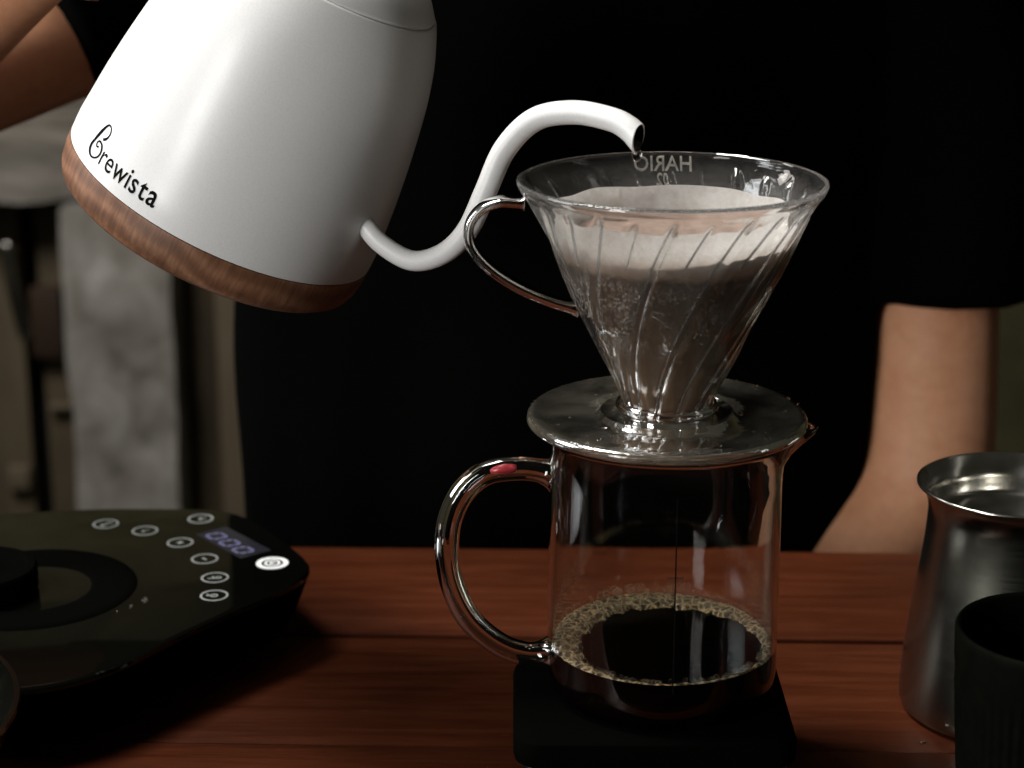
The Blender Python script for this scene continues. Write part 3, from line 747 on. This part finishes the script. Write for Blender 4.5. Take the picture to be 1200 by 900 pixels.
# ============================================================ INDUCTION PAD / kettle base with touch buttons
PD = (-28, 9.5, 0)
t = empty('kettle_base', PD, 'glossy black kettle heating base with round white touch buttons, left of the server', 'kettle base')
ol = [(-28.5, 20.0), (-24.5, 20.2), (-20.8, 19.9), (-18.9, 18.4), (-17.2, 15.8), (-15.9, 13.4), (-15.55, 11.8), (-16.3, 9.8), (-18.3, 7.3), (-20.4, 4.4), (-22.7, 1.0), (-25.5, -.9), (-30, -1.3), (-34.5, .2), (-37.6, 4.5), (-38.2, 9.5), (-37.6, 14.5), (-34, 18.6)]
ols = [(p_.x, p_.y) for p_ in spline([(a, b, 0) for a, b in ol], 6, True)]
v, f = prism(ols, [(.35, 1.6), (.5, 1.3), (1.4, .75), (2.4, .35), (3.0, .12), (3.16, .05)]); mk('body', v, f, M['blackmatte'], t, PD, auto=30)
v, f = prism(ols, [(3.2, .02), (3.3, 0), (3.42, .03), (3.48, .10), (3.5, .22)]); mk('glass_top', v, f, M['blackgloss'], t, PD, auto=20)
for (x, y) in ((-19.5, 12), (-24, 16.5), (-34, 14), (-33, 4), (-25, 3.5)):
    v, f = lathe([(0, 0), (.7, 0), (.75, .06), (.75, .4), (0, .4)], 20, False); mk('foot', [(a+x, b+y, c) for a, b, c in v], f, M['blackrubber'], t, PD)
v, f = lathe([(2.7, 3.49), (2.78, 3.55), (3.1, 3.60), (4.4, 3.62), (4.72, 3.58), (4.8, 3.49)], 72, True)
mk('dock_ring', [(a-28, b+9.6, c) for a, b, c in v], f, M['blackmatte'], t, PD, auto=50)
v, f = lathe([(0.001, 3.52), (.35, 3.52), (.5, 3.53), (.55, 3.53), (.9, 3.52), (.9, 3.5)], 40, False)
mk('connector', [(a-28.6, b+9.6, c) for a, b, c in v], f, M['blackmatte'], t, PD)
def ring2(r0, r1, n=40): # flat annulus a hair proud of the glass
    V, F = lathe([(r0, 0), (r0, .012), (r1, .012), (r1, 0)], n, True); return V, F
def bar(x0, y0, x1, y1, wd):
    d = Vector((x1-x0, y1-y0)); L = d.length; d /= L; nn = Vector((-d.y, d.x))*wd/2
    P_ = [(x0+nn.x, y0+nn.y), (x0-nn.x, y0-nn.y), (x1-nn.x, y1-nn.y), (x1+nn.x, y1+nn.y)]
    V = [(*q, 0) for q in P_]+[(*q, .012) for q in P_]
    return V, [(3, 2, 1, 0), (4, 5, 6, 7), (0, 1, 5, 4), (1, 2, 6, 5), (2, 3, 7, 6), (3, 0, 4, 7)]
g_plus = join(bar(-.17, 0, .17, 0, .1), bar(0, .055, 0, .17, .1), bar(0, -.055, 0, -.17, .1))
g_minus = bar(-.13, .13, .10, -.13, .09)
g_note = join(bar(-.05, -.2, .12, .22, .07), bar(.12, .22, .3, .1, .07), ([(a-.12, b-.2, c) for a, b, c in ring2(.0015, .11, 16)[0]], ring2(.0015, .11, 16)[1]))
g_cup = join(ring2(.12, .18, 20), bar(-.36, .16, -.2, .0, .06), bar(-.36, -.05, -.21, -.02, .05), ring2(.0015, .04, 12))
g_temp = join(bar(-.32, -.12, -.02, -.04, .07), bar(-.12, .16, -.02, -.14, .07), ([(a*1.2+.16, b, c) for a, b, c in ring2(.07, .13, 20)[0]], ring2(.07, .13, 20)[1]))
g_dot = join(ring2(.0015, .12, 16), bar(.16, .1, .26, -.08, .05))
g_arc = join(([(a-.07, b-.06, c) for a, b, c in ring2(.0015, .09, 16)[0]], ring2(.0015, .09, 16)[1]), bar(0, .1, .2, .14, .05))
tri_ = ([(-.12, -.15, 0), (-.12, .15, 0), (.17, 0, 0), (-.12, -.15, .012), (-.12, .15, .012), (.17, 0, .012)], [(0, 1, 2), (5, 4, 3), (0, 3, 4, 1), (1, 4, 5, 2), (2, 5, 3, 0)])
g_play = join(ring2(.27, .38, 30), tri_)
for (x, y, g, lb) in ((-26.17, 17.93, g_note, 'touch button with a note mark'), (-24.07, 16.98, g_arc, 'dim touch button with a small swirl'), (-21.59, 18.65, g_dot, 'dim touch button with a dot'),
                  (-22.1, 15.37, g_plus, 'touch button with a plus'), (-20.61, 13.25, g_minus, 'touch button with a minus'), (-19.8, 10.9, g_temp, 'touch button with a degree mark'), (-19.54, 8.77, g_cup, 'touch button with a round kettle mark')):
    v, f = ring2(.55, .635, 44)
    b = mk('button_ring', v, f, M['icon'], t, at=(x-PD[0], y-PD[1], 3.505), smooth=False); b['label'] = lb
    mk('icon', g[0], g[1], M['icon'], b, smooth=False)
v, f = ring2(.52, .76, 44); b = mk('power_button', v, f, M['iconbright'], t, at=(-17.36-PD[0], 12.71-PD[1], 3.505), smooth=False); b['label'] = 'brightly lit start button ring'
mk('icon', g_play[0], g_play[1], M['iconbright'], b, smooth=False)
# display window, laid along the right-hand edge, with three digits
dx = Vector((-18.6+21.2, 13.4-16.6)).normalized(); dy = Vector((-dx.y, dx.x))
dc = Vector((-19.75, 15.2))
def dp(u, v_): q = dc+dx*u+dy*v_; return q
P_ = [dp(-2.1, -.55), dp(2.0, -.55), dp(2.0, 1.15), dp(-2.1, 1.15)]
V = [(q.x, q.y, 3.503) for q in P_]+[(q.x, q.y, 3.507) for q in P_]
disp = mk('display', V, [(3, 2, 1, 0), (4, 5, 6, 7), (0, 1, 5, 4), (1, 2, 6, 5), (2, 3, 7, 6), (3, 0, 4, 7)], M['screen'], t, PD, smooth=False)
for u in (-1.25, -.05, 1.15):
    parts = []
    for (a, b, c, d) in ((-.3, .5, .3, .5), (-.3, -.5, .3, -.5), (-.38, .42, -.38, .05), (-.38, -.05, -.38, -.42), (.38, .42, .38, .05), (.38, -.05, .38, -.42)):
        parts.append(bar(a, b, c, d, .14))
    v, f = join(*parts); V = []
    for (x, y, z) in v:
        q = dp(u+x*.95+y*.15, y*.75+.1); V.append((q.x, q.y, 3.509+z))
    mk('digit', V, f, M['digit'], disp, PD, smooth=False)
lp = (-30.2, 9.2, 3.63)  # low black disc for a dark shape of unclear kind
t2 = empty('round_tin', lp, 'low round black tin standing on the dock of the kettle base, at the left edge', 'tin')
v, f = lathe([(0.001, 0), (2.5, 0), (2.6, .08), (2.62, .95), (2.5, 1.12), (2.2, 1.15), (2.1, 1.06), (0.001, 1.06)], 64, False); mk('tin_body', v, f, M['blackmatte'], t2, auto=40)
v, f = lathe([(0.001, 1.06), (.5, 1.06), (.45, 1.3), (.62, 1.5), (.5, 1.62), (0.001, 1.64)], 32, False); mk('knob', v, f, M['blackmatte'], t2)
# a few water drops on the glass
for i, (x, y, r, lb) in enumerate(((-22.6, 8.2, .17, 'largest water drop on the black kettle base, by the dock ring'), (-23.1, 7.5, .11, 'middle water drop of the three on the black kettle base'), (-23.6, 6.9, .08, 'smallest water drop on the black kettle base, nearest its front edge'))):
    v, f = ball((0, 0, 0), r, 16, 6, (1, 1.6, .45), half=True); f.append(tuple(range(6*16, 7*16))[::-1])
    tag(mk('water_drop', v, f, M['water'], at=(x, y, 3.503)), lb, 'water drop')
# power cord leaving the base
v, f = sweep(spline([(-37.4, 10, 1.5), (-42, 11, .9), (-48, 16, .35), (-56, 19, .3), (-66, 28, -1)], 8), lambda q: (.3, .3), 12)
mk('cord', v, f, M['blackrubber'], t, PD)

# ============================================================ STEEL BOWL bottom left
t = empty('steel_bowl', (-33.0, -9.0, 0), 'steel bowl cut off by the lower left corner of the picture', 'bowl')
v, f = lathe([(0.001, .02), (3.6, .02), (5.6, .9), (7.4, 2.9), (8.4, 5.4), (8.62, 6.05), (8.78, 6.12), (8.74, 6.24), (8.55, 6.22), (8.2, 5.4), (7.2, 3.0), (5.4, 1.1), (3.4, .3), (0.001, .28)], 96, False)
mk('bowl_wall', v, f, M['darksteel'], t, auto=60)

# ============================================================ STEEL PITCHER
t = empty('steel_pitcher', (15.3, 4.8, 0), 'brushed steel pitcher with flared rim, behind the black cup on the right', 'pitcher')
po = spline([(4.2, 0.02, 0), (4.36, .12, 0), (4.44, .5, 0), (4.41, 1.6, 0), (4.24, 3.6, 0), (3.99, 5.6, 0), (3.76, 7.4, 0), (3.66, 8.7, 0), (3.68, 9.3, 0), (3.84, 9.8, 0), (4.10, 10.15, 0)], 5)
outer = [(p_.x, p_.y) for p_ in po]
prof = [(0.001, .02)]+outer+[(4.16, 10.22), (4.13, 10.27), (4.04, 10.24)]
v, f = lathe(prof, 120, False); mk('wall', v, f, M['steel'], t, auto=60)
prof = [(4.04, 10.24), (3.78, 9.9), (3.58, 9.5), (3.54, 9.2), (3.52, 8.75), (3.44, 8.6), (3.2, 8.55), (2.2, 8.5), (0.001, 8.62)]
v, f = lathe(dense(prof, .5), 120, False); mk('inner_wall', v, f, M['polish'], t)
prof = [(4.04, 10.25), (4.12, 10.29), (4.19, 10.25), (4.19, 10.17), (4.1, 10.14)]
v, f = lathe(prof, 120, True); mk('rim', v, f, M['polish'], t)
for (x, y, r, lb) in ((11.2, 1.2, .12, 'tiny water drop on the table at the left foot of the steel pitcher'), (13.5, -.6, .1, 'tiny water drop on the table between the steel pitcher and the black cup')):
    v, f = ball((0, 0, 0), r, 12, 4, (1, 1, .5), half=True); f.append(tuple(range(4*12, 5*12))[::-1])
    tag(mk('water_drop', v, f, M['water'], at=(x, y, .0)), lb, 'water drop')

# ============================================================ BLACK RIBBED CUP
t = empty('black_cup', (14.0, -7.0, 0), 'matt black ribbed cup in front of the steel pitcher, lower right corner', 'cup')
def fl(r, z, a):
    if r > 2.5 and z < 6.9 and z > .3: r = r+.025*math.cos(a*56)*min(1, (6.9-z)/.5)
    return r, z
prof = [(0.001, 0.02), (2.75, .02), (3.0, .3), (3.1, 1.2), (3.25, 3), (3.4, 5), (3.5, 6.4), (3.52, 6.9), (3.58, 7.4), (3.62, 8.4), (3.62, 8.62), (3.56, 8.75), (3.46, 8.75), (3.38, 8.6), (3.3, 7), (3.1, 3), (2.8, 1), (2.3, .6), (.001, .5)]
v, f = lathe(dense(prof, .3), 448, False, fl)
mk('cup_wall', v, f, M['ceramic'], t)

# ============================================================ PERSON behind the table
def skinned(name, pts, edges, root, mat, parent=None, off=(0, 0, 0), sub=2):
    me = bpy.data.meshes.new(name)
    me.from_pydata([tuple((Vector(p_[:3])-Vector(off))*S) for p_ in pts], edges, [])
    o = bpy.data.objects.new(name, me); COL.objects.link(o)
    md = o.modifiers.new('skin', 'SKIN'); md.use_smooth_shade = True
    if not me.skin_vertices: me.attributes
    bpy.context.view_layer.update()
    sv = me.skin_vertices[0].data if me.skin_vertices else None
    if sv is None:
        bpy.context.view_layer.objects.active = o; bpy.ops.mesh.customdata_skin_add(); sv = me.skin_vertices[0].data
    for i, p_ in enumerate(pts):
        rx, ry = (p_[3], p_[4]) if len(p_) > 4 else (p_[3], p_[3])
        sv[i].radius = (rx*S, ry*S); sv[i].use_root = (i == root)
    md2 = o.modifiers.new('smooth', 'SUBSURF'); md2.levels = sub; md2.render_levels = sub
    me2 = bpy.data.meshes.new_from_object(o.evaluated_get(bpy.context.evaluated_depsgraph_get()))
    bpy.data.objects.remove(o)
    me2.name = name; me2.materials.clear(); me2.materials.append(mat)
    me2.polygons.foreach_set('use_smooth', [True]*len(me2.polygons))
    o = bpy.data.objects.new(name, me2); COL.objects.link(o); o.parent = parent
    return o
PR = (-1.5, 40, FZ)
pr = empty('person', PR, 'person in a black T-shirt standing behind the table, pouring from the white kettle', 'person')
pts, edges = [], []
def add(p_, link=None):
    pts.append(p_); i = len(pts)-1
    if link is not None: edges.append((link, i))
    return i
pel = add((-2, 42, -2, 11, 8))
wst = add((-2, 42, 12, 10.5, 7.5), pel); che = add((-2, 42, 27, 11.5, 7.5), wst); ste = add((-2, 41, 38, 9, 7.5), che)
nck = add((-2, 40, 45, 5.4, 5.4), ste); nk2 = add((-2, 38, 49, 5.2, 5.4), nck)
hd1 = add((-2, 35.5, 54, 6.4, 8), nk2); hd2 = add((-2, 35.5, 61, 7.4, 9), hd1); hd3 = add((-2, 36.5, 66.5, 5.5, 6.5), hd2)
nose = add((-2, 26.6, 56.5, 1.0, 1.0), hd1)
for sx in (-1, 1):
    hip = add((-2+sx*8, 41, -10, 8.5, 9), pel); kn = add((-2+sx*9, 40, -50, 5.6, 6), hip); an = add((-2+sx*9.5, 42, -88, 3.8, 4), kn)
    add((-2+sx*10, 33, -92.4, 3.4, 2.2), an)
# image-right arm: hangs down, forearm going under the table edge
sh = add((13.5, 41, 34, 5.2, 5.2), che); ua = add((18.2, 39, 18, 4.1), sh); ua2 = add((18.7, 38.2, 7, 3.85), ua); el = add((18.5, 37.6, -2.4, 4.5), ua2)
fa = add((12.7, 35.0, -6.4, 4.3), el); fa2 = add((6.4, 32.5, -10.8, 3.3), fa); wr = add((3.5, 31, -13.6, 2.3, 1.9), fa2)
palm = add((1.2, 30.4, -17, 2.9, 1.5), wr)
for k in range(4):
    b0 = add((-1.2+.1*k, 31.9-k*1.3, -18.6+.5*abs(k-1.5), .95), palm); b1 = add((-3.0, 32.2-k*1.45, -20.4, .85), b0); b2 = add((-3.8, 32.2-k*1.4, -22.6+.4*abs(k-1.5), .72), b1)
th0 = add((2.6, 28.2, -18.6, 1.1), palm); th1 = add((.9, 27.2, -21.2, .9), th0)
# image-left arm: elbow out, forearm up to the kettle handle
sh2 = add((-17.5, 41, 34, 5.2, 5.2), che)
el2v = Vector((-40.5, 27.0, 21.6))
u2 = add((-27, 36, 27, 4.2), sh2); e2 = add((*el2v, 3.5), u2)
Hw = lambda x, y, z: mtip @ Vector((x, y, z))       # kettle space -> world
wrw = Vector((-28.3, 16.3, 30.6))
f1_ = add((*(el2v.lerp(wrw, .35)), 3.4), e2); f2_ = add((*(el2v.lerp(wrw, .75)), 2.7), f1_); w2 = add((*wrw, 2.4), f2_)
pm = add((*Hw(-12.6, 1.0, 7.4), 2.3), w2)
for k in range(4):
    zz = 9.8-k*1.6
    a0 = add((*Hw(-12.9, -1.4, zz), .95), pm); a1 = add((*Hw(-11.5, -2.4, zz), .88), a0); a2 = add((*Hw(-9.9, -1.6, zz), .82), a1); a3 = add((*Hw(-9.6, .1, zz), .72), a2)
t0 = add((*Hw(-12.2, 2.3, 9.6), 1.1), pm); t1 = add((*Hw(-10.6, 1.6, 11.2), .95), t0)
body = skinned('body', pts, edges, pel, M['skin'], pr, PR)
body.location = (0, 0, 0)
# T-shirt: its own continuous garment with short loose sleeves
def torso():
    lv = [(-28, -3.4, 19.0, 11.5), (-14, -3.4, 18.9, 11.6), (-4, -3.5, 18.9, 11.8), (6, -3.6, 19.0, 12), (16, -3.2, 18.6, 12), (26, -2.6, 18.8, 12), (33, -2.2, 17.6, 11), (37, -2, 14, 9.5), (40, -2, 9.5, 8), (44, -2, 6.6, 6.8)]
    P_ = spline([(z, cx_, hx) for z, cx_, hx, hy in lv], 4); Q_ = spline([(z, hy, 0) for z, cx_, hx, hy in lv], 4)
    V, F = [], []; n = 72
    for p_, q_ in zip(P_, Q_):
        for i in range(n):
            a = 2*math.pi*i/n; c, s_ = math.cos(a), math.sin(a)
            fold = 1+.02*noise.noise(Vector((c*2.2, s_*2.2+p_.x*.05, p_.x*.03)))
            V.append((p_.y+math.copysign(abs(c)**.85, c)*p_.z*fold, 41+math.copysign(abs(s_)**.85, s_)*q_.y*(1+.06*noise.noise(Vector((c*3, s_*3, p_.x*.07+4)))), p_.x))
    m2 = len(P_)
    for k in range(m2-1):
        for i in range(n):
            j = (i+1) % n; F.append((k*n+i, k*n+j, (k+1)*n+j, (k+1)*n+i))
    F.append(tuple(range(n))[::-1]); F.append(tuple((m2-1)*n+i for i in range(n)))
    return V, F
sl1 = sweep(spline([(9, 41, 34), (14.5, 40.5, 29), (18.6, 39.4, 20), (19.6, 38.7, 13), (19.8, 38.6, 10.4)], 6), lambda q: (6.6-.5*q, 6.8-.6*q), 28)
sl2 = sweep(spline([(-13, 41, 34), (-19, 40.5, 32.5), (-26, 36.8, 30.2), (-31.5, 33.2, 27.4)], 6), lambda q: (6.6-.5*q, 6.8-.6*q), 28)
v, f = join(torso(), sl1, sl2)
o = mk('t_shirt', v, f, M['shirt'], pr, PR)
md = o.modifiers.new('union', 'REMESH'); md.mode = 'VOXEL'; md.voxel_size = .006; md.use_smooth_shade = True
md = o.modifiers.new('soften', 'SMOOTH'); md.iterations = 3; md.factor = .5
me2 = bpy.data.meshes.new_from_object(o.evaluated_get(bpy.context.evaluated_depsgraph_get())); o.modifiers.clear()
me2.materials.clear(); me2.materials.append(M['shirt']); o.data = me2
pts, edges = [], []
p0 = add((-2, 41, -14, 15.5, 11.5)); 
for sx in (-1, 1):
    h_ = add((-2+sx*8.2, 41, -24, 9.2, 9.8), p0); k0 = add((-2+sx*9, 40, -52, 7.2, 7.6), h_); add((-2+sx*9.5, 41.5, -86, 6.2, 6.4), k0)
skinned('trousers', pts, edges, p0, M['trousers'], pr, PR)
v, f = ball((-2, 37.6, 63.6), 1, 28, 16, (8.4, 9.6, 8.2))
f = [g for g in f if not (sum(v[i][1] for i in g)/len(g) < 33 and sum(v[i][2] for i in g)/len(g) < 64.5)]
mk('hair', v, f, M['hair'], pr, PR)
for sx in (-1, 1):
    v, f = ball((-2+sx*3.1, 28.3, 59.3), .95, 14, 8); mk('eye', v, f, simple('eye', (.05, .04, .035), .2), pr, PR)
    v, f = ball((-2+sx*8.0, 36.5, 58.0), 1, 14, 8, (.7, 1.5, 2.6)); mk('ear', v, f, M['skin'], pr, PR)
v, f = ball((-2, 28.0, 52.4), 1, 16, 8, (2.2, .6, .55)); mk('mouth', v, f, simple('lips', (.3, .11, .09), .45), pr, PR)
